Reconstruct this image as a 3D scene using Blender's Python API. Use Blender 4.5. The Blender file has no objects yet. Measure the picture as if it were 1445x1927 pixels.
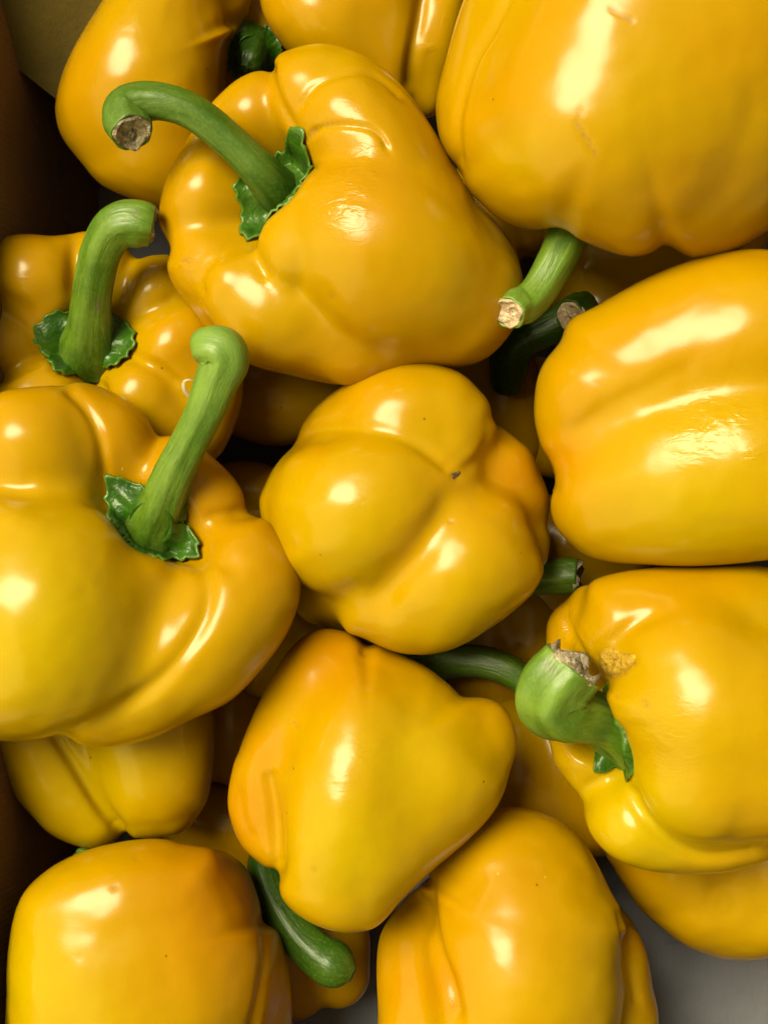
import bpy, bmesh, math, random
import numpy as np
from mathutils import Vector, Matrix
from mathutils.bvhtree import BVHTree

# ------------------------------------------------------------------ units
# 1 unit of the working grid = U metres; the heap's mid plane is z = 0 and the
# camera hangs DIST grid units above it, looking straight down into the box.
U = 1.57e-4
DIST = 2800.0
CX, CY = 722.5, 963.5
scene = bpy.context.scene
col = scene.collection

# ------------------------------------------------------------------ camera
cam_data = bpy.data.cameras.new('camera')
cam = bpy.data.objects.new('camera', cam_data)
col.objects.link(cam)
cam.location = (0, 0, DIST * U)
cam_data.sensor_fit = 'VERTICAL'
cam_data.sensor_height = 24.0
cam_data.lens = 24.0 * DIST / 1927.0
cam_data.clip_start = 0.01
cam_data.clip_end = 50
scene.camera = cam

# ------------------------------------------------------------------ light
SUN_TILT_X, SUN_TILT_Y = -26.0, 22.0      # degrees the light leans to the left / to the top
d = Vector((math.tan(math.radians(SUN_TILT_X)), math.tan(math.radians(SUN_TILT_Y)), 1)).normalized()
sun_elev = math.asin(d.z)
sun_az = math.atan2(d.x, d.y)
sd = bpy.data.lights.new('sun', 'SUN')
sd.energy = 3.1
sd.angle = math.radians(32)
sd.color = (1.0, 0.94, 0.64)
sun = bpy.data.objects.new('sun', sd)
sun.rotation_euler = d.to_track_quat('Z', 'Y').to_euler()
col.objects.link(sun)
# broad fill lamp, added at the lower left to brighten the left-facing sides
ld = bpy.data.lights.new('left_fill', 'AREA')
ld.shape = 'DISK'; ld.size = 1.9; ld.energy = 8.0; ld.color = (1.0, 0.87, 0.28)
lo = bpy.data.objects.new('left_fill', ld); col.objects.link(lo)
lo.location = (-1.1, -0.55, 0.75)
lo.rotation_euler = Vector((-1.1, -0.55, 0.75)).to_track_quat('Z', 'Y').to_euler()
w = bpy.data.worlds.new('World')
scene.world = w
w.use_nodes = True
nt = w.node_tree
bgn = nt.nodes['Background']
sky = nt.nodes.new('ShaderNodeTexSky')
sky.sky_type = 'NISHITA'
sky.sun_disc = False
sky.sun_elevation = sun_elev
sky.sun_rotation = sun_az
sky.dust_density = 4.0
tint = nt.nodes.new('ShaderNodeMix'); tint.data_type = 'RGBA'; tint.blend_type = 'MULTIPLY'
tint.inputs[0].default_value = 1.0
tint.inputs[7].default_value = (1.0, 0.84, 0.38, 1)      # warm tint added to the sky light to take out its blue
nt.links.new(sky.outputs[0], tint.inputs[6]); nt.links.new(tint.outputs[2], bgn.inputs[0])
bgn.inputs[1].default_value = 0.05
scene.view_settings.view_transform = 'Standard'
scene.view_settings.look = 'None'
scene.view_settings.exposure = 0.92
scene.view_settings.gamma = 1.0
scene.cycles.max_bounces = 8
scene.cycles.diffuse_bounces = 5

# ------------------------------------------------------------------ materials
def new_mat(name):
    m = bpy.data.materials.new(name)
    m.use_nodes = True
    n = m.node_tree.nodes
    return m, n, m.node_tree.links, n['Principled BSDF']

def node(n, t, **kw):
    x = n.new(t)
    for k, v in kw.items():
        setattr(x, k, v)
    return x

def mixc(n, L, fac, a, b, mode='MIX'):
    x = n.new('ShaderNodeMix'); x.data_type = 'RGBA'; x.blend_type = mode
    for s, v in ((0, fac), (6, a), (7, b)):
        if hasattr(v, 'is_linked') or hasattr(v, 'links'):
            L.new(v, x.inputs[s])
        else:
            x.inputs[s].default_value = v if s == 0 else (*v, 1)
    return x.outputs[2]

def mth(n, L, op, a, b=None, clamp=False):
    x = n.new('ShaderNodeMath'); x.operation = op; x.use_clamp = clamp
    for s, v in ((0, a), (1, b)):
        if v is None: continue
        if hasattr(v, 'links'): L.new(v, x.inputs[s])
        else: x.inputs[s].default_value = v
    return x.outputs[0]

def ramp(n, L, val, lo, hi):
    x = n.new('ShaderNodeMapRange'); x.clamp = True
    L.new(val, x.inputs[0]); x.inputs[1].default_value = lo; x.inputs[2].default_value = hi
    return x.outputs[0]

def noise_tex(n, L, vec, scale, detail=2, rough=0.5, dist=0.0):
    x = n.new('ShaderNodeTexNoise')
    L.new(vec, x.inputs['Vector'])
    x.inputs['Scale'].default_value = scale; x.inputs['Detail'].default_value = detail
    x.inputs['Roughness'].default_value = rough; x.inputs['Distortion'].default_value = dist
    return x.outputs['Fac']

def attr(n, name):
    x = n.new('ShaderNodeAttribute'); x.attribute_name = name
    return x.outputs['Fac']

def obj_coords(n, L, stretch=(1, 1, 1)):
    tc = n.new('ShaderNodeTexCoord'); oi = n.new('ShaderNodeObjectInfo')
    sc = n.new('ShaderNodeVectorMath'); sc.operation = 'MULTIPLY'
    L.new(tc.outputs['Object'], sc.inputs[0]); sc.inputs[1].default_value = stretch
    ad = n.new('ShaderNodeVectorMath'); ad.operation = 'ADD'
    L.new(sc.outputs[0], ad.inputs[0])
    ml = mth(n, L, 'MULTIPLY', oi.outputs['Random'], 7.0)
    L.new(ml, ad.inputs[1])
    return ad.outputs[0]

def pepper_skin():
    m, n, L, b = new_mat('yellow_pepper_skin')
    v = obj_coords(n, L)
    big = noise_tex(n, L, v, 22, 2)
    f = ramp(n, L, big, 0.38, 0.66)
    c = mixc(n, L, f, (0.385, 0.192, 0.0), (0.385, 0.220, 0.0))
    c = mixc(n, L, attr(n, 'ripe'), c, (0.40, 0.135, 0.0))
    c = mixc(n, L, attr(n, 'pale'), c, (0.395, 0.275, 0.0))  # lemon tone painted on the sides where the light falls
    fine = noise_tex(n, L, v, 420, 3)
    c = mixc(n, L, ramp(n, L, fine, 0.3, 0.8), c, mixc(n, L, 0.10, c, (0.30, 0.17, 0.0)))
    # tiny dark specks
    vo = node(n, 'ShaderNodeTexVoronoi', feature='F1'); L.new(v, vo.inputs['Vector'])
    vo.inputs['Scale'].default_value = 105; vo.inputs['Randomness'].default_value = 1
    sp = mth(n, L, 'LESS_THAN', vo.outputs['Distance'], 0.040)
    sel = node(n, 'ShaderNodeSeparateColor'); L.new(vo.outputs['Color'], sel.inputs[0])
    keep = mth(n, L, 'GREATER_THAN', sel.outputs[0], 0.72)
    sp = mth(n, L, 'MULTIPLY', sp, keep)
    c = mixc(n, L, mth(n, L, 'MULTIPLY', sp, 0.75), c, (0.12, 0.05, 0.004))
    v2 = obj_coords(n, L, (1.0, 0.4, 1.0))
    vo2 = node(n, 'ShaderNodeTexVoronoi', feature='F1'); L.new(v2, vo2.inputs['Vector'])
    vo2.inputs['Scale'].default_value = 120
    sel2 = node(n, 'ShaderNodeSeparateColor'); L.new(vo2.outputs['Color'], sel2.inputs[0])
    fl = mth(n, L, 'MULTIPLY', mth(n, L, 'LESS_THAN', vo2.outputs['Distance'], 0.035), mth(n, L, 'GREATER_THAN', sel2.outputs[1], 0.8))
    c = mixc(n, L, mth(n, L, 'MULTIPLY', fl, 0.45), c, (0.60, 0.47, 0.10))
    scar = attr(n, 'scar')
    sn = noise_tex(n, L, v, 700, 3)
    scf = mth(n, L, 'MULTIPLY', scar, ramp(n, L, sn, 0.25, 0.6), clamp=True)
    c = mixc(n, L, scf, c, (0.24, 0.11, 0.015))
    L.new(c, b.inputs['Base Color'])
    rg = noise_tex(n, L, v, 60, 2)
    r = mth(n, L, 'ADD', mth(n, L, 'MULTIPLY', rg, 0.14), 0.155)
    r = mth(n, L, 'ADD', r, mth(n, L, 'MULTIPLY', scar, 0.3))
    L.new(r, b.inputs['Roughness'])
    b.inputs['IOR'].default_value = 1.37
    b.inputs['Subsurface Weight'].default_value = 0.25
    b.inputs['Subsurface Radius'].default_value = (1.0, 0.30, 0.01)
    b.inputs['Subsurface Scale'].default_value = 0.008
    # relief: slow waves everywhere, wrinkles where the skin is creased
    wave = noise_tex(n, L, v, 75, 1)
    pores = noise_tex(n, L, v, 1500, 1)
    h = mth(n, L, 'ADD', mth(n, L, 'MULTIPLY', wave, 0.0009), mth(n, L, 'MULTIPLY', pores, 0.000012))
    wv = obj_coords(n, L, (0.42, 1.0, 0.6))
    wr = noise_tex(n, L, wv, 430, 2, 0.5, 0.9)
    h = mth(n, L, 'ADD', h, mth(n, L, 'MULTIPLY', mth(n, L, 'MULTIPLY', wr, attr(n, 'wrinkle')), 0.0006))
    bump = n.new('ShaderNodeBump'); bump.inputs['Strength'].default_value = 1.0
    bump.inputs['Distance'].default_value = 1.0
    L.new(h, bump.inputs['Height']); L.new(bump.outputs[0], b.inputs['Normal'])
    return m

def stem_mat():
    m, n, L, b = new_mat('green_stem')
    v = obj_coords(n, L)
    uv = node(n, 'ShaderNodeUVMap', uv_map='UVMap')
    mp = n.new('ShaderNodeVectorMath'); mp.operation = 'MULTIPLY'
    L.new(uv.outputs[0], mp.inputs[0]); mp.inputs[1].default_value = (9, 0.42, 1)
    st = noise_tex(n, L, mp.outputs[0], 1.6, 3, 0.6, 0.4)
    bl = noise_tex(n, L, v, 130, 3)
    c = mixc(n, L, ramp(n, L, bl, 0.35, 0.7), (0.046, 0.102, 0.001), (0.092, 0.165, 0.002))
    k = mth(n, L, 'MULTIPLY', ramp(n, L, st, 0.42, 0.72), 0.6)
    c = mixc(n, L, k, c, (0.16, 0.25, 0.04))
    k = mth(n, L, 'MULTIPLY', ramp(n, L, st, 0.42, 0.30), 0.6)
    c = mixc(n, L, k, c, (0.035, 0.11, 0.004))
    c = mixc(n, L, attr(n, 'pale'), c, (0.17, 0.28, 0.05))
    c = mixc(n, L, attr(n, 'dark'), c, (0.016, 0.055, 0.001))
    c = mixc(n, L, attr(n, 'scar'), c, (0.10, 0.07, 0.06))
    fn = noise_tex(n, L, v, 900, 2)
    c = mixc(n, L, mth(n, L, 'MULTIPLY', ramp(n, L, fn, 0.5, 0.85), 0.22), c, (0.24, 0.33, 0.07))
    L.new(c, b.inputs['Base Color'])
    b.inputs['Roughness'].default_value = 0.42
    b.inputs['Subsurface Weight'].default_value = 0.08
    b.inputs['Subsurface Radius'].default_value = (0.4, 1.0, 0.1)
    b.inputs['Subsurface Scale'].default_value = 0.002
    h = mth(n, L, 'ADD', mth(n, L, 'MULTIPLY', st, 0.0005), mth(n, L, 'MULTIPLY', fn, 0.00003))
    h = mth(n, L, 'ADD', h, mth(n, L, 'MULTIPLY', bl, 0.0001))
    bump = n.new('ShaderNodeBump'); bump.inputs['Distance'].default_value = 1.0
    bump.inputs['Strength'].default_value = 0.9
    L.new(h, bump.inputs['Height']); L.new(bump.outputs[0], b.inputs['Normal'])
    return m

def calyx_mat():
    m, n, L, b = new_mat('dark_green_calyx')
    v = obj_coords(n, L)
    a = noise_tex(n, L, v, 160, 3, 0.6)
    c = mixc(n, L, ramp(n, L, a, 0.35, 0.7), (0.010, 0.048, 0.001), (0.035, 0.11, 0.003))
    c = mixc(n, L, attr(n, 'pale'), c, (0.12, 0.22, 0.02))
    L.new(c, b.inputs['Base Color'])
    b.inputs['Roughness'].default_value = 0.38
    h = mth(n, L, 'MULTIPLY', a, 0.0010)
    h = mth(n, L, 'ADD', h, mth(n, L, 'MULTIPLY', noise_tex(n, L, v, 600, 2), 0.0002))
    bump = n.new('ShaderNodeBump'); bump.inputs['Distance'].default_value = 1.0
    L.new(h, bump.inputs['Height']); L.new(bump.outputs[0], b.inputs['Normal'])
    return m

def corky_mat(name, c0, c1, c2):
    m, n, L, b = new_mat(name)
    v = obj_coords(n, L)
    a = noise_tex(n, L, v, 260, 4, 0.65, 0.6); a2 = noise_tex(n, L, v, 900, 3, 0.6)
    c = mixc(n, L, ramp(n, L, a, 0.38, 0.62), c0, c1)
    c = mixc(n, L, ramp(n, L, a2, 0.5, 0.72), c, c2)
    L.new(c, b.inputs['Base Color'])
    b.inputs['Roughness'].default_value = 0.75
    bump = n.new('ShaderNodeBump'); bump.inputs['Distance'].default_value = 1.0
    h = mth(n, L, 'ADD', mth(n, L, 'MULTIPLY', a, 0.0012), mth(n, L, 'MULTIPLY', a2, 0.0004))
    L.new(h, bump.inputs['Height']); L.new(bump.outputs[0], b.inputs['Normal'])
    return m

def board_mat(name, c0, c1, flute=0.0, rough=0.85):
    m, n, L, b = new_mat(name)
    v = obj_coords(n, L)
    a = noise_tex(n, L, v, 40, 5, 0.6)
    vf = obj_coords(n, L, (1, 0.08, 1)); fi = noise_tex(n, L, vf, 1400, 2)
    c = mixc(n, L, ramp(n, L, a, 0.3, 0.7), c0, c1)
    c = mixc(n, L, mth(n, L, 'MULTIPLY', fi, 0.35), c, tuple(x * 0.7 for x in c0))
    st = noise_tex(n, L, obj_coords(n, L, (1, 1.8, 1)), 26, 3, 0.55, 0.8)
    c = mixc(n, L, mth(n, L, 'MULTIPLY', ramp(n, L, st, 0.66, 0.74), 0.45), c, tuple(x * 0.45 for x in c0))
    L.new(c, b.inputs['Base Color'])
    b.inputs['Roughness'].default_value = rough
    h = mth(n, L, 'ADD', mth(n, L, 'MULTIPLY', fi, 0.00008), mth(n, L, 'MULTIPLY', a, 0.0012))
    if flute:
        wv = node(n, 'ShaderNodeTexWave'); wv.bands_direction = 'Y'
        L.new(obj_coords(n, L), wv.inputs['Vector']); wv.inputs['Scale'].default_value = flute
        h = mth(n, L, 'ADD', h, mth(n, L, 'MULTIPLY', wv.outputs['Fac'], 0.00012))
    bump = n.new('ShaderNodeBump'); bump.inputs['Distance'].default_value = 1.0
    L.new(h, bump.inputs['Height']); L.new(bump.outputs[0], b.inputs['Normal'])
    return m

SKIN = pepper_skin(); STEM = stem_mat(); CALYX = calyx_mat()
CORK = corky_mat('dried_cut', (0.15, 0.10, 0.06), (0.36, 0.29, 0.19), (0.55, 0.50, 0.40))
CORKP = corky_mat('pale_cut', (0.33, 0.20, 0.12), (0.50, 0.38, 0.25), (0.62, 0.55, 0.45))
SCAR = corky_mat('amber_scar', (0.36, 0.20, 0.006), (0.46, 0.29, 0.012), (0.26, 0.12, 0.01))
DARKCORK = corky_mat('blossom_end_scar', (0.06, 0.03, 0.01), (0.12, 0.06, 0.02), (0.25, 0.15, 0.03))
BROWN = board_mat('brown_cardboard', (0.12, 0.058, 0.018), (0.16, 0.08, 0.025), 160)
GREY = board_mat('grey_board', (0.115, 0.118, 0.145), (0.16, 0.163, 0.195))
OLIVE = board_mat('shade_toned_board', (0.085, 0.060, 0.004), (0.12, 0.085, 0.006))  # the corner's shade and yellow bounce are put into this board colour
STRAW, _n, _l, _b = new_mat('dry_wisp')
_b.inputs['Base Color'].default_value = (0.42, 0.36, 0.22, 1); _b.inputs['Roughness'].default_value = 0.6

# ------------------------------------------------------------------ geometry helpers
def W(px, py, z):
    k = (DIST - z) / DIST
    return np.array([(px - CX) * k, -(py - CY) * k, z])

def catmull(pts, n, closed=False):
    P = np.array(pts, float); m = len(P); out = []
    segs = m if closed else m - 1
    for i in range(segs):
        if closed:
            p0, p1, p2, p3 = P[(i - 1) % m], P[i], P[(i + 1) % m], P[(i + 2) % m]
        else:
            p1, p2 = P[i], P[i + 1]
            p0 = P[i - 1] if i > 0 else 2 * p1 - p2
            p3 = P[i + 2] if i + 2 < m else 2 * p2 - p1
        for j in range(n):
            t = j / n
            out.append(0.5 * ((2 * p1) + (-p0 + p2) * t + (2 * p0 - 5 * p1 + 4 * p2 - p3) * t * t + (-p0 + 3 * p1 - 3 * p2 + p3) * t ** 3))
    if not closed: out.append(P[-1])
    return np.array(out)

def ico(sub):
    bm = bmesh.new(); bmesh.ops.create_icosphere(bm, subdivisions=sub, radius=1)
    v = np.array([x.co[:] for x in bm.verts]); f = [[q.index for q in x.verts] for x in bm.faces]
    bm.free()
    v /= np.linalg.norm(v, axis=1)[:, None]
    return v, np.array(f)
ICO = {6: ico(6), 7: ico(7)}

def smin(a, b, k):
    h = np.maximum(k - np.abs(a - b), 0) / k
    return np.minimum(a, b) - h * h * k * 0.25

def lobe_segs(l, z0):
    P = np.array(l, float)
    if len(P) == 1: P = np.vstack([P, P + [0.5, 0.5, 0, 0]])
    P = catmull(P, 12 if len(P) > 3 else 10 if len(P) > 2 else 1)
    Q = np.array([[*W(p[0], p[1], p[2] + z0), p[3] * (DIST - p[2] - z0) / DIST] for p in P])
    return Q.astype(np.float32)

def dist_lobe(P, Q):
    best = None
    for a, b in zip(Q[:-1], Q[1:]):
        ab = b[:3] - a[:3]; L2 = float(ab @ ab) + 1e-6
        t = np.clip(((P - a[:3]) @ ab) / L2, 0, 1)
        dv = P - a[:3] - t[:, None] * ab
        dd = np.sqrt(np.einsum('ij,ij->i', dv, dv)) - (a[3] + t * (b[3] - a[3]))
        best = dd if best is None else np.minimum(best, dd)
    return best

def sdf(P, lobes, k, cavs):
    dd = dist_lobe(P, lobes[0])
    for q in lobes[1:]:
        dd = smin(dd, dist_lobe(P, q), k)
    for q, kc in cavs:
        dd = -smin(-dd, dist_lobe(P, q), kc)
    return dd

def proj(V):
    k = DIST / (DIST - V[:, 2])
    return np.stack([V[:, 0] * k + CX, -V[:, 1] * k + CY], 1)

def seg_dist2d(p, line):
    best = np.full(len(p), 1e9)
    for a, b in zip(line[:-1], line[1:]):
        ab = b - a; t = np.clip(((p - a) @ ab) / (ab @ ab + 1e-9), 0, 1)
        best = np.minimum(best, np.linalg.norm(p - a - t[:, None] * ab, axis=1))
    return best

def link(name, me, mat, parent=None, smooth=True):
    o = bpy.data.objects.new(name, me); col.objects.link(o)
    me.materials.append(mat)
    if smooth: me.polygons.foreach_set('use_smooth', [True] * len(me.polygons))
    if parent: o.parent = parent
    return o

def mesh_np(name, V, F):
    me = bpy.data.meshes.new(name)
    me.from_pydata((V * U).tolist(), [], F.tolist() if hasattr(F, 'tolist') else F)
    me.update()
    return me

def set_attr(me, name, vals):
    a = me.attributes.new(name, 'FLOAT', 'POINT'); a.data.foreach_set('value', np.asarray(vals, np.float32))

def smooth_noise(V, seed, wl, n=7):
    r = np.random.RandomState(seed); out = np.zeros(len(V))
    for i in range(n):
        dv = r.normal(size=3); dv /= np.linalg.norm(dv)
        out += np.sin(V @ dv * (2 * math.pi / (wl * r.uniform(0.7, 1.5))) + r.uniform(0, 6.28))
    return out / math.sqrt(n)

def normals(V, F):
    a = V[F[:, 1]] - V[F[:, 0]]; b = V[F[:, 2]] - V[F[:, 0]]
    fn = np.cross(a, b); N = np.zeros_like(V)
    for i in range(3): np.add.at(N, F[:, i], fn)
    return N / (np.linalg.norm(N, axis=1)[:, None] + 1e-9)

def body_mesh(p, seed):
    z0 = p.get('z', 0)
    lobes = [lobe_segs(l, z0) for l in p['lobes']]
    cavs = [(lobe_segs(c[0], z0), c[1]) for c in p.get('cav', [])]
    c = p['c']; C3 = W(c[0], c[1], c[2] + z0)
    D, F = ICO[p.get('sub', 6)]
    D = D.astype(np.float32); C = C3.astype(np.float32)
    R = np.full(len(D), 620.0, np.float32)
    act = np.arange(len(D))
    for it in range(48):
        dd = sdf(C + D[act] * R[act, None], lobes, p.get('k', 30), cavs)
        R[act] -= dd * 0.92
        keep = (np.abs(dd) > 0.35) & (R[act] > 20)
        act = act[keep]
        if not len(act): break
    R = np.maximum(R, 20)
    V = (C + D * R[:, None]).astype(float)
    E = np.vstack([F[:, :2], F[:, 1:], F[:, [2, 0]]]); deg = np.bincount(E[:, 0], minlength=len(V)) * 1.0
    for _ in range(p.get('smooth', 5)):
        s_ = np.bincount(E[:, 0], weights=R[E[:, 1]], minlength=len(V)) / deg
        R = R * 0.4 + s_ * 0.6
    V = (C + D * R[:, None]).astype(float)
    if 'outline' in p:
        O = catmull(p['outline'], 8, closed=True)
        c2 = proj(C3[None])[0]
        ang = np.arctan2(O[:, 1] - c2[1], O[:, 0] - c2[0]); rad = np.hypot(O[:, 0] - c2[0], O[:, 1] - c2[1])
        nb = 360
        def table(a, r, nb=nb):
            # dense resample so that no bin stays empty
            T = np.zeros(nb); idx = ((a + math.pi) / (2 * math.pi) * nb).astype(int) % nb
            np.maximum.at(T, idx, r)
            good = np.nonzero(T > 0)[0]
            return np.interp(np.arange(nb), good, T[good], period=nb)
        ang2 = np.concatenate([np.unwrap(ang), [np.unwrap(ang)[0] + (2 * math.pi if np.unwrap(ang)[-1] > np.unwrap(ang)[0] else -2 * math.pi)]])
        rad2 = np.concatenate([rad, rad[:1]])
        tt = np.linspace(0, len(rad2) - 1, 6000)
        aa = np.interp(tt, np.arange(len(rad2)), ang2); rr = np.interp(tt, np.arange(len(rad2)), rad2)
        T = table((aa + math.pi) % (2 * math.pi) - math.pi, rr)
        for rep in range(2):
            Q = proj(V); qx = Q - c2
            qa = np.arctan2(qx[:, 1], qx[:, 0]); qr = np.hypot(qx[:, 0], qx[:, 1])
            S = table(qa, qr, 240)
            S = (np.roll(S, 1) + 2 * S + np.roll(S, -1)) / 4
            S = (np.roll(S, 1) + 2 * S + np.roll(S, -1)) / 4
            Sx = np.interp(np.arange(nb) + 0.5, (np.arange(240) + 0.5) * nb / 240, S, period=nb)
            f = np.clip(T / Sx, 0.6, 1.7)
            fl = np.concatenate([f[-6:], f, f[:6]]); f = np.convolve(fl, np.exp(-(np.arange(-6, 7) / 2.6) ** 2) / np.exp(-(np.arange(-6, 7) / 2.6) ** 2).sum(), 'valid')
            if rep == 0: print('%-8s warp mean %.3f max %.2f min %.2f' % (p['id'], np.mean(np.abs(f - 1)), f.max(), f.min()))
            pos = (qa + math.pi) / (2 * math.pi) * nb
            fv = np.interp(pos, np.arange(nb) + 0.5, f, period=nb); sv = np.interp(pos, np.arange(nb) + 0.5, Sx, period=nb)
            wgt = np.clip(qr / sv, 0, 1) ** (1.6 if rep == 0 else 3)
            g = 1 + (fv - 1) * wgt
            Q2 = c2 + qx * g[:, None]
            k = (DIST - V[:, 2]) / DIST
            V[:, 0] = (Q2[:, 0] - CX) * k; V[:, 1] = -(Q2[:, 1] - CY) * k
    N = normals(V, F)
    V = V + N * (smooth_noise(V, seed, 170) * p.get('lump', 1.1))[:, None]
    Q = proj(V); front = (N[:, 2] > -0.2) & (V[:, 2] > C3[2] - 160)
    scar = np.zeros(len(V)); wr = np.zeros(len(V)); ripe = np.zeros(len(V)); pale = np.zeros(len(V))
    for line, width, depth in p.get('grooves', []):
        L = catmull(line, 6) if len(line) > 2 else np.array(line, float)
        dd = seg_dist2d(Q, L)
        # fade towards both ends of the line
        e = np.minimum(np.linalg.norm(Q - L[0], axis=1), np.linalg.norm(Q - L[-1], axis=1))
        fade = np.clip(e / (2.2 * width), 0.25, 1)
        V = V - N * (np.exp(-(dd / width) ** 2) * depth * front * fade)[:, None]
    for line, width, val in p.get('scars', []):
        dd = seg_dist2d(Q, np.array(line, float) if len(line) > 1 else np.array([line[0], (line[0][0] + 1, line[0][1])], float))
        scar = np.maximum(scar, np.exp(-(dd / width) ** 2) * val * front)
        V = V - N * (np.exp(-(dd / width) ** 2) * 2.5 * front * val)[:, None]
    for (x, y, r, val) in p.get('wrinkles', []):
        wr = np.maximum(wr, np.exp(-(np.hypot(Q[:, 0] - x, Q[:, 1] - y) / r) ** 2) * val * front)
    for (x, y, r, val) in p.get('ripe', []):
        ripe = np.maximum(ripe, np.exp(-(np.hypot(Q[:, 0] - x, Q[:, 1] - y) / r) ** 2) * val)
    for (x, y, r, val) in p.get('pale', []):
        pale = np.maximum(pale, np.exp(-(np.hypot(Q[:, 0] - x, Q[:, 1] - y) / r) ** 2) * val)
    return V, F, C3, dict(scar=scar, wrinkle=wr, ripe=ripe, pale=pale)

def stem_mesh(path, seed, org, ridges=5, amp=0.045, sides=30, pale=0.0, dark=0.0, hook=None, round_end=False):
    P = catmull([[*W(x, y, z), r * (DIST - z) / DIST] for x, y, z, r in path], 10)
    n = len(P); C = P[:, :3]; R = P[:, 3]
    T = np.gradient(C, axis=0); T /= np.linalg.norm(T, axis=1)[:, None]
    nrm = np.cross(T[0], [0.3, 0.2, 1.0]); nrm /= np.linalg.norm(nrm)
    V = []; uv = []; A = []
    rs = np.random.RandomState(seed); ph = rs.uniform(0, 6.28, 4); tw = rs.uniform(-1.2, 1.2)
    for i in range(n):
        nrm = nrm - T[i] * (nrm @ T[i]); nrm /= np.linalg.norm(nrm)
        b = np.cross(T[i], nrm)
        for j in range(sides):
            a = 2 * math.pi * j / sides; t = i / (n - 1)
            rr = R[i] * (1 + amp * math.cos(ridges * a + tw * t + ph[0]) + 0.02 * math.sin(2 * a + ph[1] + 3 * t) + 0.018 * math.sin(9 * t + ph[2] + a) + 0.35 * amp * math.sin(11 * a + ph[3] + 2 * t))
            if round_end and i > n - 13:
                q = (i - (n - 13)) / 12.0; rr *= math.sqrt(max(0.0, 1 - (q * 0.93) ** 2)) * 0.98 + 0.02
            V.append(C[i] + (nrm * math.cos(a) + b * math.sin(a)) * rr); uv.append((j / sides, i)); A.append(t)
    F = []
    for i in range(n - 1):
        for j in range(sides):
            k = (j + 1) % sides
            F.append([i * sides + j, i * sides + k, (i + 1) * sides + k, (i + 1) * sides + j])
    # rolled lip, then a recessed end
    e = (n - 1) * sides; base = len(V)
    lips = ((0.93, 3.0), (0.80, 3.5), (0.0, 2.0)) if round_end else ((0.96, 3.0), (0.86, 2.0), (0.80, -6.0))
    for s, off in lips:
        for j in range(sides):
            V.append(C[-1] + (V[e + j] - C[-1]) * s + T[-1] * off); uv.append((j / sides, n)); A.append(1.0)
    prev = e
    for q in range(3):
        cur = base + q * sides
        for j in range(sides):
            k = (j + 1) % sides
            F.append([prev + j, prev + k, cur + k, cur + j])
        prev = cur
    V = np.array(V) - org
    me = mesh_np('stem', V, F)
    ul = me.uv_layers.new(name='UVMap')
    li = np.zeros(len(me.loops), int); me.loops.foreach_get('vertex_index', li)
    uva = np.array(uv); lu = uva[li]
    # loops that wrap round get u = 1 in place of 0
    fl = np.repeat(np.arange(len(me.polygons)), 4)[:len(li)]
    umax = np.zeros(len(me.polygons)); np.maximum.at(umax, fl, lu[:, 0])
    lu[(lu[:, 0] < 0.2) & (umax[fl] > 0.8), 0] = 1.0
    lu[:, 1] /= 12.0
    ul.data.foreach_set('uv', lu.astype(np.float32).ravel())
    A = np.array(A)
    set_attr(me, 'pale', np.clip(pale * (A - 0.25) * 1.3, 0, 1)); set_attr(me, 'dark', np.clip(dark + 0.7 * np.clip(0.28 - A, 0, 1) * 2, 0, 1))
    set_attr(me, 'scar', np.zeros(len(A)))
    return me, C[-1], T[-1], R[-1], nrm

def cut_mesh(C, T, R, nrm, org, seed, bulge=0.10, rim=1.0):
    rs = np.random.RandomState(seed); b = np.cross(T, nrm); rings, sides = 9, 30
    V = []; ph = rs.uniform(0, 6.28, 6)
    for i in range(rings + 1):
        u = i / rings
        for j in range(sides):
            a = 2 * math.pi * j / sides
            rr = R * 0.93 * u * (1 + 0.06 * math.sin(3 * a + ph[0]) * u + 0.04 * math.sin(7 * a + ph[1]) * u)
            hh = 3 + R * (-0.16 * (1 - u ** 2) + rim * 0.16 * math.exp(-((u - 0.86) / 0.12) ** 2) * (1 + 0.6 * math.sin(4 * a + ph[2])) + 0.05 * math.sin(6 * u + 2 * a + ph[3]) + 0.04 * math.sin(13 * u + 5 * a + ph[4]))
            if i == rings: hh = -R * 0.08
            V.append(C + (nrm * math.cos(a) + b * math.sin(a)) * rr + T * (hh + rs.uniform(-1, 1) * 0.035 * R * (u > 0)))
    F = [[i * sides + j, i * sides + (j + 1) % sides, (i + 1) * sides + (j + 1) % sides, (i + 1) * sides + j] for i in range(rings) for j in range(sides)]
    return mesh_np('cut_end', np.array(V) - org, F)

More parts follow.
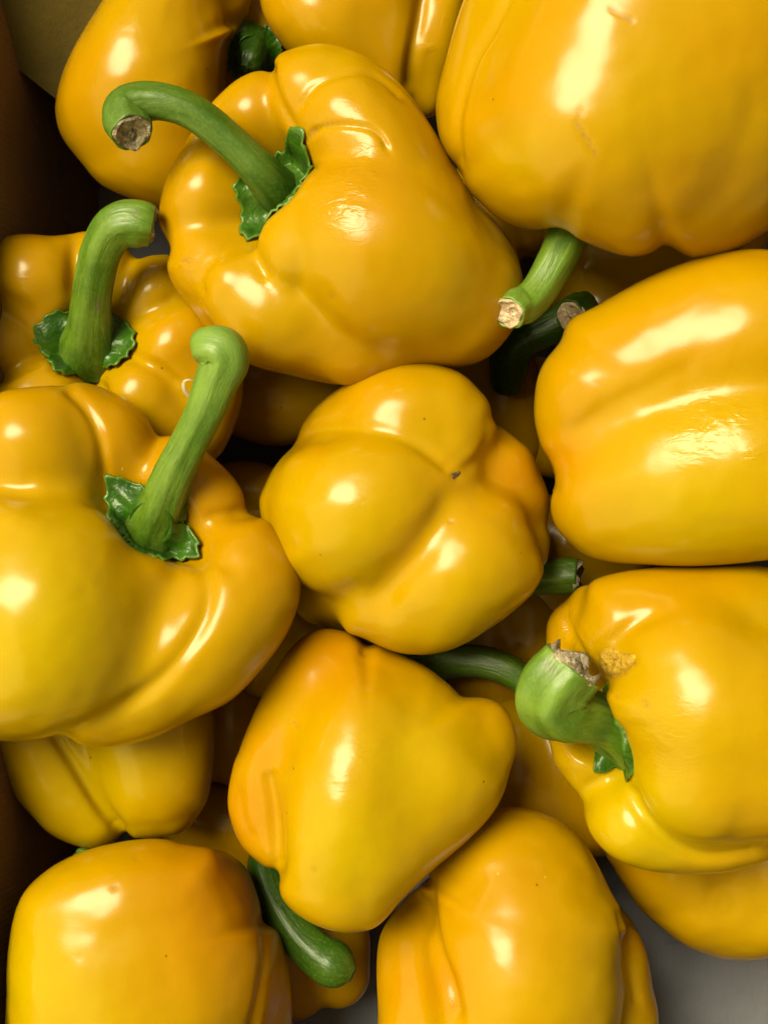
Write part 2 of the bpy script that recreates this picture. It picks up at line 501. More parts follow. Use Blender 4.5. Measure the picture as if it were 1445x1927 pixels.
def calyx_mesh(cal, stem_r, Vb, F, org, seed):
    """cal: centre (x,y,z), axis (x,y,z), radii of the ragged rim as [(angle_deg, radius)...]"""
    c = W(*cal['c']); ax = np.array(cal['axis'], float); ax /= np.linalg.norm(ax)
    e1 = np.cross([0, 1, 0], ax); e1 /= np.linalg.norm(e1); e2 = np.cross(ax, e1)
    tree = BVHTree.FromPolygons(Vb.tolist(), F.tolist())
    rim = sorted(cal['rim']); an = np.array([q[0] for q in rim], float); ra = np.array([q[1] for q in rim], float)
    rs = np.random.RandomState(seed); ph = rs.uniform(0, 6.28, 6)
    rings, sides = 12, 96; V = []; A = []
    for i in range(rings + 1):
        u = i / rings
        for j in range(sides):
            a = 360.0 * j / sides; t = math.radians(a)
            Ro = np.interp(a, an, ra, period=360) * (1 + 0.03 * math.sin(8 * t + ph[0]) + 0.035 * math.sin(23 * t + ph[1]) + 0.02 * math.sin(37 * t + ph[2]))
            r = stem_r * 0.75 + (Ro - stem_r * 0.75) * u
            p = c + (e1 * math.cos(t) + e2 * math.sin(t)) * r
            hit = tree.ray_cast(Vector(p + ax * 120), Vector(-ax), 330)[0]
            base = (np.array(hit) - p) @ ax if hit is not None else -10.0
            base = max(-50.0, min(60.0, base))
            lift = 5 + stem_r * cal.get('bell', 0.95) * (1 - u) ** 1.6 + cal.get('lift', 6) * u * u * (0.6 + 0.6 * math.sin(3 * t + ph[2])) + 1.5 * math.sin(5 * t + 4 * u + ph[3]) * u
            V.append(p + ax * (base + lift)); A.append(u)
    # smooth the height a little so that the leaf bridges narrow folds
    V = np.array(V).reshape(rings + 1, sides, 3)
    for _ in range(2):
        h = (V - c) @ ax
        hs = (np.roll(h, 1, 1) + np.roll(h, -1, 1) + 2 * h) / 4
        hs[1:-1] = (hs[:-2] + hs[2:] + 2 * hs[1:-1]) / 4
        hs = np.maximum(hs, h - 3)
        V += (hs - h)[..., None] * ax
    V = V.reshape(-1, 3)
    Fq = [[i * sides + j, i * sides + (j + 1) % sides, (i + 1) * sides + (j + 1) % sides, (i + 1) * sides + j] for i in range(rings) for j in range(sides)]
    me = mesh_np('calyx', V - org, Fq)
    A = np.array(A); set_attr(me, 'pale', np.clip((A - 0.88) * 3.5, 0, 0.5) + cal.get('pale', 0) * (1 - A))
    return me

GROUP = 'yellow bell peppers heaped in the box'
def pepper(p, idx):
    V, F, C3, at = body_mesh(p, 11 * idx + 3)
    root = bpy.data.objects.new('yellow_pepper', None); col.objects.link(root)
    org = C3 * np.array([1, 1, 1]); org = np.array([C3[0], C3[1], V[:, 2].min()])
    root.location = org * U; root.empty_display_size = 0.01
    root['label'] = p['label']; root['category'] = 'bell pepper'; root['group'] = GROUP
    me = mesh_np('body', V - org, F)
    for k, v in at.items(): set_attr(me, k, v)
    link('body', me, SKIN, root)
    if 'stem' in p:
        s = p['stem']; z0 = p.get('z', 0)
        path = [(x, y, z, r) for x, y, z, r in s['path']]
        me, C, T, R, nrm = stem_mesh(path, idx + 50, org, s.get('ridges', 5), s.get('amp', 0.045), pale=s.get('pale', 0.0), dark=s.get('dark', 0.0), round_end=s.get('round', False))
        if s.get('scars'):
            co = np.zeros(len(me.vertices) * 3); me.vertices.foreach_get('co', co); Q = proj(co.reshape(-1, 3) / U + org)
            sc = np.zeros(len(Q))
            for line, wd, val in s['scars']:
                sc = np.maximum(sc, np.exp(-(seg_dist2d(Q, np.array(line, float)) / wd) ** 2) * val)
            me.attributes['scar'].data.foreach_set('value', sc.astype(np.float32))
        so = link('stem', me, STEM, root)
        if not s.get('round', False):
            link('cut_end', cut_mesh(C, T, R, nrm, org, idx + 9, rim=s.get('rim', 1.0)), CORKP if s.get('cut') == 'pale' else CORK, so)
    if 'calyx' in p:
        me = calyx_mesh(p['calyx'], p['calyx'].get('r0', 40), V, F, org, idx + 70)
        co = link('calyx', me, CALYX, root)
        so = co.modifiers.new('thickness', 'SOLIDIFY'); so.thickness = 4.5 * U; so.offset = -1
    return root, V, F, org

# ------------------------------------------------------------------ the peppers
P = []
def add(**k): P.append(k)

add(id='P3', z=80, sub=7, k=95, c=(1170, 110, -110), label='largest pepper, at top right, with broad white gleam and short hooked stem below',
    outline=[(948,-150),(900,-60),(873,0),(843,95),(823,175),(821,225),(832,275),(868,330),(883,360),(923,400),(963,425),(1003,433),(1043,429),(1068,435),(1093,452),(1143,472),(1188,481),(1228,475),(1258,463),(1288,482),(1323,487),(1373,477),(1423,450),(1490,390),(1560,250),(1590,80),(1560,-100),(1430,-250),(1200,-320),(1030,-260)],
    lobes=[[(960,-150,-60,130),(955,100,-90,118),(958,240,-90,112)],
           [(1190,-200,-25,225),(1155,60,0,225),(1115,245,12,210)],
           [(990,320,-50,95)],[(1185,330,-10,135)],
           [(1290,-150,-20,228),(1270,120,-5,222),(1250,260,-25,175)],
           [(1440,-150,-20,225),(1400,100,-20,225),(1340,300,-70,160)],
           [(1230,-60,-180,260),(1200,180,-200,230)]],
    cav=[([(1062,470,-50,30)],40)],
    grooves=[([(965,-20),(930,50),(893,110),(872,175),(860,240),(866,320)],9,7),([(1425,120),(1405,250),(1340,380),(1262,460)],30,3)],
    scars=[([(1086,232),(1100,258),(1122,292)],4,0.75),([(1148,15),(1165,28),(1188,38)],5,0.6),([(1090,208),(1094,214)],4,.5),([(1198,146),(1202,148)],3,.5)],
    wrinkles=[(940,310,70,0.2)], pale=[(1180,140,150,.35),(960,300,70,.5)],
    stem=dict(path=[(1085,395,-10,38),(1068,440,10,37),(1045,490,25,36),(1015,543,35,34),(988,572,46,35),(970,578,58,35),(958,588,76,33)],pale=0.35,cut='pale'))

add(id='P4', z=0, sub=7, k=22, c=(640,400,-150), label='pepper above the middle with long arching stem ending in a brown cut at left',
    outline=[(392,202),(415,175),(445,150),(480,134),(506,131),(515,110),(550,92),(600,83),(650,92),(700,114),(745,150),(780,190),(812,240),(840,290),(875,345),(910,390),(945,430),(970,470),(983,515),(985,560),(973,605),(945,645),(910,675),(865,690),(800,695),(740,712),(690,728),(640,726),(600,719),(540,704),(480,688),(430,665),(395,630),(360,582),(330,540),(317,505),(320,482),(325,472),(307,440),(299,410),(303,370),(318,325),(345,278)],
    lobes=[[(600,190,0,95),(650,230,0,110),(760,300,-40,140),(880,450,-80,120)],
           [(650,225,60,75),(720,300,30,120),(800,420,-20,150)],
           [(478,215,-50,82),(520,260,-90,80)],
           [(410,330,-90,85),(392,370,-50,84),(440,400,-90,80)],
           [(415,500,-50,88),(500,560,-80,110),(600,620,-80,105)],
           [(455,540,15,76),(540,590,0,100),(680,620,-30,100),(840,590,-50,100)],
           [(570,472,60,84),(640,425,60,112),(680,450,50,150),(740,480,20,185),(840,540,-30,150)],
           [(640,430,-220,180),(760,480,-190,180)]],
    cav=[([(505,330,90,56),(530,350,-20,44)],28)],
    grooves=[([(582,255),(600,243),(640,235),(690,240),(715,255),(732,285)],5,8),([(562,205),(590,165),(640,140),(700,140),(760,185)],6,6),
             ([(482,470),(490,500),(512,535)],10,8),([(385,560),(378,530),(390,500),(420,475)],7,6),([(515,110),(510,140),(525,190),(560,250)],8,8),([(540,580),(600,640),(690,700)],30,7)],
    scars=[([(578,258),(592,246)],5,.8),([(345,485),(352,492)],5,.6),([(620,560),(628,555)],3,.4)],
    wrinkles=[(665,340,48,1.0),(640,395,50,.9),(690,310,30,.9),(690,185,60,.25),(350,500,28,.6),(700,280,30,.5)],
    stem=dict(path=[(528,368,-30,46),(512,350,10,42),(488,322,42,37),(450,283,62,33),(400,238,78,33),(355,208,88,33),(310,194,92,34),(272,193,90,37),(244,205,90,42),(238,228,100,43),(248,248,118,41)],dark=0.45,pale=0.30,
        scars=[([(232,225),(262,222)],6,.35)]),
    calyx=dict(c=(520,355,0),axis=(-0.30,0.15,0.94),r0=44,lift=6,pale=.25,rim=[(0,85),(30,92),(50,112),(62,100),(85,75),(110,66),(150,58),(200,72),(215,78),(232,102),(245,118),(258,100),(290,80),(330,80)]))

add(id='P5', z=-125, sub=7, k=16, c=(165,670,-170), label='pepper by the left box wall with upright hooked stem in a dark ruffled calyx',
    outline=[(-60,620),(-50,520),(-20,470),(10,448),(55,441),(100,443),(145,435),(190,433),(225,448),(255,482),(290,480),(325,482),(360,510),(390,560),(430,620),(452,680),(457,735),(445,795),(410,860),(320,900),(180,910),(20,880),(-50,780)],
    lobes=[[(70,530,-50,88),(110,620,-100,80)],[(195,510,-80,72),(190,600,-110,70)],[(290,555,-70,74),(240,620,-110,70)],
           [(325,655,-35,80),(390,740,-80,90)],[(270,745,-35,82),(330,800,-90,90)],[(85,755,-30,82),(100,800,-80,90)],[(-5,650,-60,82),(60,680,-100,70)],
           [(165,690,-240,165)]],
    cav=[([(165,640,40,62),(165,645,-30,58)],30)],
    grooves=[([(-20,540),(40,575),(85,605)],16,5),([(150,430),(140,500),(140,570)],13,6),([(258,480),(235,540),(215,590)],14,7),([(345,545),(290,590),(245,622)],14,7),([(238,668),(290,690),(350,735)],12,8),([(184,702),(200,760)],11,10),([(-10,725),(30,700),(90,672)],11,8)],
    scars=[],wrinkles=[(50,520,30,.2)],
    stem=dict(path=[(165,662,-190,70),(167,645,-160,60),(171,617,-125,44),(173,575,-90,38),(180,525,-55,37),(192,475,-25,38),(212,436,-5,41),(236,420,5,43),(264,420,6,43),(284,424,2,38)],dark=.12,pale=.2,
        scars=[([(183,565),(186,582)],4,.9),([(252,402),(258,400)],5,.5)]),
    calyx=dict(c=(165,642,-150),axis=(0.05,0.0,1),r0=60,lift=12,rim=[(0,98),(20,92),(45,70),(70,62),(90,72),(120,68),(150,88),(168,106),(190,92),(215,84),(245,80),(270,62),(300,66),(330,84),(350,102)]))

add(id='P6', z=20, sub=7, k=42, c=(240,1090,-160), label='large yellow pepper at the left with two broad gleams and a tall stem leaning right',
    outline=[(-70,900),(-50,800),(-20,752),(10,735),(45,729),(78,727),(100,726),(150,721),(200,732),(240,752),(272,780),(295,815),(330,822),(370,838),(402,862),(435,892),(457,922),(470,962),(500,980),(540,1025),(560,1065),(567,1100),(562,1140),(545,1184),(515,1230),(470,1284),(430,1320),(390,1342),(350,1361),(300,1384),(240,1402),(190,1407),(150,1402),(115,1387),(60,1393),(0,1395),(-60,1370),(-100,1270),(-110,1100)],
    lobes=[[(70,840,10,112),(90,900,-10,110)],
           [(200,830,-50,98),(230,900,-90,80)],
           [(345,920,-60,95),(390,950,-60,80)],
           [(450,1070,0,84),(440,1130,5,112),(360,1220,5,140),(220,1270,-10,130)],
           [(155,1065,75,95),(95,1110,70,175),(90,1180,60,195),(40,1240,20,150)],[(262,1105,50,72),(200,1160,50,115),(170,1200,40,140)],
           [(30,1080,30,130)],
           [(200,1100,-190,225)]],
    cav=[([(285,975,60,58),(290,985,-30,48)],34)],
    grooves=[([(0,925),(60,905),(130,905),(190,912)],24,6),([(118,722),(165,770),(190,830),(200,915)],10,10),([(350,1035),(385,1080),(390,1130),(370,1190),(300,1280),(200,1350),(118,1388)],17,10),([(330,1030),(400,1050),(470,1085)],20,7),([(375,975),(420,968),(470,962)],12,7)],
    scars=[([(35,800),(48,800)],3,.3)],
    wrinkles=[(230,1125,25,.25),(530,1030,20,.3)], pale=[(60,1180,230,.9)], ripe=[(300,900,120,.2)],
    stem=dict(path=[(282,1005,0,52),(292,975,25,47),(308,940,50,42),(330,885,80,38),(358,830,102,36),(385,775,122,37),(408,716,134,42),(423,682,142,46),(416,660,146,47),(396,656,142,44),(376,672,128,42)],pale=.75,ridges=6,amp=.05,round=True),
    calyx=dict(c=(288,985,20),axis=(0.05,0.0,1),r0=48,bell=1.3,lift=12,rim=[(0,62),(30,70),(60,52),(90,60),(120,90),(132,128),(145,108),(165,80),(190,70),(215,62),(245,60),(275,62),(300,75),(325,112),(338,92)]))

add(id='P7', z=-40, sub=7, k=42, c=(765,960,-120), label='pepper in the middle standing blossom end up, four lobes meeting at a brown dot',
    outline=[(488,952),(495,922),(515,882),(540,850),(552,835),(565,807),(600,762),(650,722),(700,697),(740,686),(773,682),(823,687),(868,704),(898,732),(918,757),(929,790),(963,817),(998,847),(1018,892),(1034,942),(1029,992),(1033,1022),(1025,1067),(1003,1112),(963,1152),(923,1182),(873,1212),(823,1229),(773,1231),(735,1224),(700,1210),(660,1195),(610,1182),(562,1157),(525,1085),(500,1020)],
    lobes=[[(650,810,-60,95),(740,790,10,100),(830,790,10,100),(845,820,20,80)],
           [(620,950,-20,125),(680,952,45,148),(770,930,45,118),(825,905,60,75)],
           [(900,1020,30,110),(860,1070,30,135),(770,1120,-10,120)],
           [(945,900,-60,85),(960,990,-80,85)],
           [(765,960,-180,235)]],
    cav=[([(861,893,190,18)],40)],
    grooves=[([(552,840),(580,815),(620,806),(700,808),(780,835),(858,893)],12,7),([(858,893),(835,960),(800,1020),(750,1090),(690,1165)],26,9),([(858,893),(905,860),(922,820),(928,790)],13,6)],
    scars=[([(857,893),(861,896)],6,.9),([(845,982),(852,982)],3,.5)],
    wrinkles=[(688,960,40,.22)], pale=[(640,980,150,.6),(860,1100,150,.55)], ripe=[(780,1040,70,.45),(965,900,70,.5),(580,830,40,.3)],
    )

add(id='P8', z=-30, sub=7, k=40, c=(1290,780,-110), label='pepper lying on its side at the right edge, two long lobes with streaked gleams',
    outline=[(1055,642),(1073,605),(1123,575),(1173,545),(1223,520),(1273,499),(1323,482),(1373,472),(1445,470),(1540,490),(1630,570),(1680,700),(1690,850),(1630,980),(1540,1040),(1445,1054),(1323,1065),(1223,1063),(1153,1057),(1103,1042),(1063,1012),(1042,982),(1035,942),(1041,905),(1031,867),(1018,842),(1008,807),(1004,772),(1008,722),(1023,682)],
    lobes=[[(1135,732,-10,125),(1280,672,20,152),(1430,635,45,160),(1550,640,20,140)],
           [(1165,912,0,122),(1300,880,35,160),(1450,860,50,175),(1560,850,0,150)],
           [(1330,780,-160,240)]],
    grooves=[([(1020,870),(1048,868),(1080,815),(1150,762),(1230,722),(1330,680)],20,4),([(1035,900),(1050,940)],12,5)],
    scars=[([(1120,720),(1122,722)],4,.4)],
    wrinkles=[(1330,800,50,.9),(1390,780,30,.8),(1290,840,40,.5),(1415,850,20,.7)], pale=[(1300,930,190,.7)], ripe=[(1060,860,45,.6)],
    )

add(id='P9', z=-45, sub=7, k=26, c=(1300,1360,-130), label='yellow pepper at the lower right with a fat twisted stem and an amber skin scar',
    outline=[(1028,1217),(1029,1182),(1042,1150),(1068,1127),(1093,1104),(1148,1080),(1223,1068),(1323,1066),(1445,1067),(1560,1110),(1640,1220),(1650,1380),(1580,1520),(1500,1595),(1445,1619),(1398,1634),(1348,1643),(1263,1645),(1203,1636),(1153,1614),(1118,1579),(1100,1542),(1093,1506),(1048,1444),(1035,1404),(1022,1340),(1022,1270)],
    lobes=[[(1180,1185,20,100),(1300,1190,20,120),(1500,1220,0,130)],
           [(1095,1165,-60,58),(1130,1240,-60,62)],
           [(1300,1275,75,150),(1340,1330,70,180),(1480,1370,30,210)],
           [(1330,1440,70,150),(1450,1430,40,180)],
           [(1195,1545,0,88),(1300,1560,-10,95),(1450,1530,-20,110)],
           [(1115,1420,-50,72),(1130,1480,-50,60)],
           [(1330,1370,-170,240)]],
    cav=[([(1120,1350,60,60),(1165,1390,-20,50)],30)],
    grooves=[([(1250,1148),(1200,1170),(1160,1200),(1135,1225)],14,8),([(1062,1135),(1065,1170),(1085,1215),(1112,1260)],8,9),([(1187,1470),(1200,1520),(1250,1580),(1330,1612),(1440,1600)],12,10),([(1095,1505),(1110,1480),(1150,1460)],14,6)],
    scars=[([(1175,1375),(1177,1380)],4,.5),([(1212,1318),(1218,1330)],5,.5),([(1160,1310),(1161,1314)],3,.7),([(1127,1236),(1133,1264),(1150,1275),(1173,1264),(1194,1246)],5,.9)],
    wrinkles=[(1255,1370,55,.55),(1265,1440,40,.5),(1085,1200,45,.8),(1220,1320,35,.3)], pale=[(1200,1540,150,1),(1300,1400,190,.55)],
    stem=dict(path=[(1195,1420,-60,46),(1165,1388,-25,46),(1128,1358,10,47),(1092,1348,42,53),(1058,1340,66,60),(1036,1316,86,64),(1044,1288,98,65),(1062,1266,104,63),(1074,1252,106,62)],pale=.35,rim=1.8,ridges=5,amp=.08,
        scars=[([(1030,1250),(1038,1262)],9,.5),([(1020,1350),(1022,1354)],4,.5)]),
    calyx=dict(c=(1160,1380,-30),axis=(-0.45,-0.05,0.89),r0=46,lift=4,pale=.2,rim=[(0,80),(60,110),(90,100),(120,60),(180,50),(225,52),(247,84),(262,64),(275,66),(290,92),(305,78),(330,80)]))

add(id='P10', z=-45, sub=7, k=48, c=(690,1450,-120), label='yellow pepper below the middle tapering downwards, a long white gleam across its front',
    outline=[(448,1420),(440,1440),(430,1495),(434,1540),(455,1590),(490,1625),(523,1646),(527,1680),(548,1712),(590,1741),(640,1755),(690,1751),(722,1733),(765,1686),(820,1632),(880,1580),(920,1540),(945,1500),(960,1452),(971,1412),(969,1376),(950,1336),(920,1315),(892,1311),(875,1311),(840,1282),(800,1252),(750,1228),(712,1213),(690,1215),(665,1196),(635,1186),(600,1184),(560,1205),(520,1258),(488,1320),(462,1380)],
    lobes=[[(590,1290,-60,95),(540,1400,-50,92),(510,1500,-60,78),(515,1570,-60,68)],
           [(700,1322,-50,108),(680,1400,0,132),(658,1520,28,130),(636,1640,5,108)],
           [(800,1350,-40,95),(905,1380,-30,62)],
           [(800,1440,-10,125),(740,1560,-10,130)],
           [(680,1450,-150,190)]],
    grooves=[([(690,1215),(680,1240)],8,6),([(523,1648),(520,1590),(515,1520),(500,1440)],11,11),([(450,1470),(458,1540),(480,1590)],10,3),([(875,1311),(900,1340),(905,1370)],22,6)],
    scars=[([(551,1356),(562,1368)],2,.5),([(592,1636),(593,1638)],4,.5)],
    wrinkles=[(700,1420,40,.4),(640,1470,40,.2)], pale=[(640,1600,160,.9),(760,1460,170,.6)], ripe=[(490,1560,90,.9),(510,1420,60,.5),(620,1240,110,.5)],
    )

add(id='P12', z=-140, sub=7, k=95, c=(280,1800,-100), label='squat smooth yellow pepper filling the bottom left corner of the box',
    outline=[(12,1870),(14,1820),(24,1734),(48,1679),(90,1636),(135,1610),(190,1592),(245,1582),(300,1580),(345,1588),(400,1596),(440,1612),(468,1640),(488,1690),(499,1738),(522,1750),(538,1790),(546,1840),(550,1930),(535,2030),(450,2130),(260,2160),(70,2110),(10,2000)],
    lobes=[[(140,1702,75,102),(165,1820,40,150),(190,1980,-30,165)],[(325,1692,75,98),(350,1820,40,150),(340,1980,-30,160)],[(230,1690,78,100),(250,1850,40,150)],[(400,1720,-60,92),(445,1850,-110,88),(450,1980,-110,90)],[(260,1860,-190,220)]],
    grooves=[([(498,1740),(500,1800),(490,1870),(470,1960)],10,7)],
    scars=[([(214,1672),(220,1667)],5,.7),([(255,1612),(260,1616)],4,.4),([(150,1800),(151,1803)],3,.4)], ripe=[(400,1700,130,.45)], pale=[(60,1850,190,.8)],
    stem=dict(path=[(230,1680,-240,26),(190,1640,-230,22),(158,1614,-220,20),(142,1612,-218,17)],dark=.4,round=True))

add(id='P13', z=-190, sub=7, k=36, c=(965,1760,-100), label='tall yellow pepper at the bottom edge right of centre with a creased orange left side',
    outline=[(805,1654),(806,1634),(823,1604),(858,1564),(898,1534),(948,1519),(998,1524),(1048,1544),(1093,1579),(1123,1624),(1153,1684),(1175,1712),(1198,1749),(1218,1804),(1228,1859),(1238,1927),(1230,2050),(1110,2150),(920,2170),(760,2100),(712,2000),(710,1900),(708,1820),(715,1764),(735,1725),(770,1682)],
    lobes=[[(960,1670,20,140),(980,1820,50,185),(970,1980,20,170)],[(810,1780,-40,90),(800,1900,-10,100),(820,2010,-20,100)],[(1120,1850,-70,100),(1130,1980,-70,100)],[(970,1850,-190,220)]],
    grooves=[([(806,1650),(808,1720),(822,1790),(845,1850),(862,1930)],12,15),([(1165,1700),(1180,1780),(1200,1900)],9,8)],
    wrinkles=[(850,1890,25,.5)], ripe=[(840,1860,60,.55),(760,1850,60,.3)], pale=[(1000,1880,120,.3)], scars=[])

add(id='P11', z=-215, sub=7, k=22, c=(220,1400,-60), label='yellow pepper with two pointed lobes poking out under the large left pepper',
    outline=[(-70,1350),(-14,1440),(28,1498),(60,1534),(95,1569),(140,1591),(178,1598),(210,1589),(236,1574),(260,1578),(300,1577),(340,1569),(370,1539),(390,1504),(400,1454),(405,1384),(400,1334),(360,1250),(250,1190),(100,1190),(0,1250)],
    lobes=[[(45,1325,-20,130),(120,1440,-20,95),(175,1525,-30,70)],[(270,1330,0,125),(290,1440,10,105),(295,1490,0,85)],[(180,1330,-120,180)]],
    grooves=[([(95,1370),(140,1440),(190,1520),(235,1572)],12,12)], pale=[(180,1450,190,.8)], scars=[])

add(id='P1', z=-220, sub=7, k=34, c=(290,110,-60), label='yellow pepper at the top left with a single upright oval gleam',
    outline=[(200,-10),(160,41),(129,90),(110,137),(104,182),(107,225),(120,262),(150,302),(190,347),(250,376),(298,392),(350,396),(395,360),(420,290),(424,180),(428,135),(437,78),(462,36),(474,-10),(460,-80),(400,-150),(290,-150),(230,-80)],
    lobes=[[(300,20,0,125),(275,150,10,155),(290,250,-10,130)],[(420,-70,-30,78),(432,-10,-60,52)],[(280,130,-120,170)]],
    grooves=[], scars=[], wrinkles=[(325,160,25,.3)])

add(id='P2', z=-230, sub=7, k=30, c=(680,0,-60), label='pepper at the top edge, blunt end down, small gleam on its narrow right lobe',
    outline=[(487,-60),(489,0),(500,40),(525,77),(560,115),(620,165),(690,205),(760,220),(815,218),(840,190),(862,120),(880,20),(890,-120),(790,-250),(620,-260),(510,-170)],
    lobes=[[(600,-60,10,120),(620,40,20,125),(680,90,0,100)],[(700,-20,10,120),(710,90,-10,105)],[(830,-80,-10,72),(826,60,10,62),(812,150,-20,50)],[(680,0,-130,170)]],
    grooves=[([(800,-30),(788,40),(775,110),(770,180)],11,13)], scars=[([(802,108),(808,95)],2.5,.3)], wrinkles=[(808,90,12,.8)])

add(id='P14', z=-340, sub=6, k=40, c=(1370,1650,-60), label='yellow pepper at the bottom right lying on the grey board under the scarred pepper',
    outline=[(1140,1590),(1155,1632),(1173,1664),(1203,1709),(1248,1749),(1298,1784),(1348,1804),(1388,1809),(1445,1804),(1540,1780),(1620,1690),(1610,1560),(1500,1480),(1300,1470),(1190,1510)],
    lobes=[[(1290,1600,0,130),(1320,1670,0,110)],[(1460,1620,0,140),(1430,1690,0,110)],[(1370,1620,-90,180)]],
    grooves=[([(1360,1640),(1358,1700)],26,26)], scars=[])

# ---- lower layer, seen only in the gaps
def low(id, x, y, z, r, label, ax=(1, 0.2), **k):
    """a whole pepper deeper in the heap: four lobes round its long axis"""
    a = np.array(ax, float); a /= np.linalg.norm(a); n = np.array([-a[1], a[0]])
    L = []
    for s, dz in ((1, 0.28), (-1, 0.28), (1, -0.3), (-1, -0.3)):
        c0 = np.array([x, y]) + n * s * r * 0.36
        p0 = c0 - a * r * 0.5; p1 = c0 + a * r * 0.55
        L.append([(p0[0], p0[1], dz * r, r * 0.62), (c0[0], c0[1], dz * r * 1.1, r * 0.66), (p1[0], p1[1], dz * r * .9, r * 0.52)])
    P.append(dict(id=id, z=z, sub=6, k=r * 0.16, c=(x, y, 0), lobes=L, label=label, lump=2.0, **k))

low('L1', 480, 10, -465, 150, 'shadowed yellow pepper with a dark green calyx in the gap between the two top peppers', (0.3, 1),
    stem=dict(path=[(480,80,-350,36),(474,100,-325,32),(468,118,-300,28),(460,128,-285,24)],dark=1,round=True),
    calyx=dict(c=(478,95,-330),axis=(-0.1,-0.25,0.95),r0=34,lift=12,rim=[(0,58),(40,66),(75,52),(110,62),(150,52),(190,62),(230,70),(270,75),(310,72),(340,62)]))
low('L2', 1240, 500, -475, 200, 'dim pepper in the shade between the large top right pepper and the one lying below', (1, -0.1))
low('L3', 905, 770, -475, 120, 'shaded pepper between middle and right ones, its dark stem ending in a pale cut', (0.2, 1),
    stem=dict(path=[(955,720,-330,34),(962,668,-270,38),(985,640,-240,32),(1020,625,-230,31),(1060,603,-222,34),(1090,584,-205,36),(1090,590,-180,36),(1074,596,-162,34)],dark=.85,cut='pale',rim=.6))
low('L4', 1035, 790, -515, 105, 'small patch of dark amber pepper beside the left end of the pepper lying at right', (1, 0.5))
low('L5', 1080, 1070, -495, 130, 'shadowed pepper under the one lying at right, seen above a green stem stub', (1, 0.2))
low('L6', 955, 1225, -475, 125, 'shadowed pepper with a short cut green stem, between the middle pepper and the scarred one', (0.2, 1),
    stem=dict(path=[(960,1110,-300,30),(990,1095,-275,30),(1025,1086,-255,32),(1058,1083,-240,34),(1085,1084,-232,33)],dark=.3,rim=1.2))
low('L7', 720, 1260, -555, 130, 'hidden pepper whose curved green stem runs out beneath the middle pepper', (1, 0.1),
    stem=dict(path=[(770,1262,-330,38),(810,1250,-300,34),(860,1243,-270,31),(910,1246,-250,30),(955,1262,-238,29),(985,1282,-232,26)],dark=.35,rim=1.0))
low('L8', 1035, 1455, -495, 165, 'dark brown shaded pepper in the gap below the twisted stem', (0.3, 1))
low('L9', 400, 1370, -455, 105, 'dark amber pepper showing as an upright strip right of the two pointed lobes', (0.05, 1))
low('L10', 430, 1600, -505, 120, 'shadowed pepper whose long green stem with a swollen tip hangs over the bottom gap', (1, 0.3),
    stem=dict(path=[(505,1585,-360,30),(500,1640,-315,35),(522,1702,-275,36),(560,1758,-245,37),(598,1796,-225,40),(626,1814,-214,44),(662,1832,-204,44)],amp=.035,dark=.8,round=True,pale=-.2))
low('L11', 545, 1235, -405, 95, 'narrow shaded pepper squeezed between the large left pepper and the tapering one', (-0.6, 1))
low('L12', 530, 700, -505, 135, 'dark amber pepper in the shade below the arching stem pepper', (1, 0.1))
low('L13', 575, 1780, -515, 120, 'shaded pepper beneath the swollen tip of the hanging stem', (0.3, 1))
low('L14', 960, 390, -455, 100, 'small shaded pepper in the gap left of the hooked stem', (0.3, 1))
low('L15', 470, 960, -515, 90, 'sliver of orange pepper deep between the large left and the middle pepper', (1, 0))

built = {}
for i, p in enumerate(P):
    built[p['id']] = pepper(p, i)

# ------------------------------------------------------------------ blossom scar, corky scar
def patch(pid, name, line2d, mat, lift, label=None, seed=1):
    """a thin crust lying on the skin: outline in picture-independent grid points cast straight down on the body"""
    root, V, F, org = built[pid]
    tree = BVHTree.FromPolygons(V.tolist(), F.tolist())
    O = catmull(line2d, 5, closed=True); c = O.mean(0); rs = np.random.RandomState(seed)
    sides = len(O); rings = 6; P3 = []
    cp = np.array([0, 0, DIST])
    for i in range(rings + 1):
        u = i / rings
        for q in O:
            s = c + (q - c) * u
            dr = W(s[0], s[1], -100) - cp; dr /= np.linalg.norm(dr)
            h = tree.ray_cast(Vector(cp), Vector(dr), 6000)
            hp = np.array(h[0]); nn = np.array(h[1])
            P3.append(hp + nn * (lift * (0.3 + 0.7 * math.sin(min(1, (1 - u) * 3) * 1.57)) + rs.uniform(-.6, .6) * lift * .35 - (2.0 if i == rings else 0)))
    Fq = [[i * sides + j, i * sides + (j + 1) % sides, (i + 1) * sides + (j + 1) % sides, (i + 1) * sides + j] for i in range(rings) for j in range(sides)]
    return link(name, mesh_np(name, np.array(P3) - org, Fq), mat, root)

patch('P7', 'blossom_scar', [(849, 893), (855, 888), (866, 886), (866, 893), (858, 899), (852, 903)], DARKCORK, 1.2)
patch('P9', 'skin_scar', [(1128, 1238), (1134, 1222), (1150, 1218), (1165, 1226), (1180, 1230), (1197, 1232), (1190, 1248), (1170, 1262), (1150, 1272), (1132, 1262)], SCAR, 4.5)

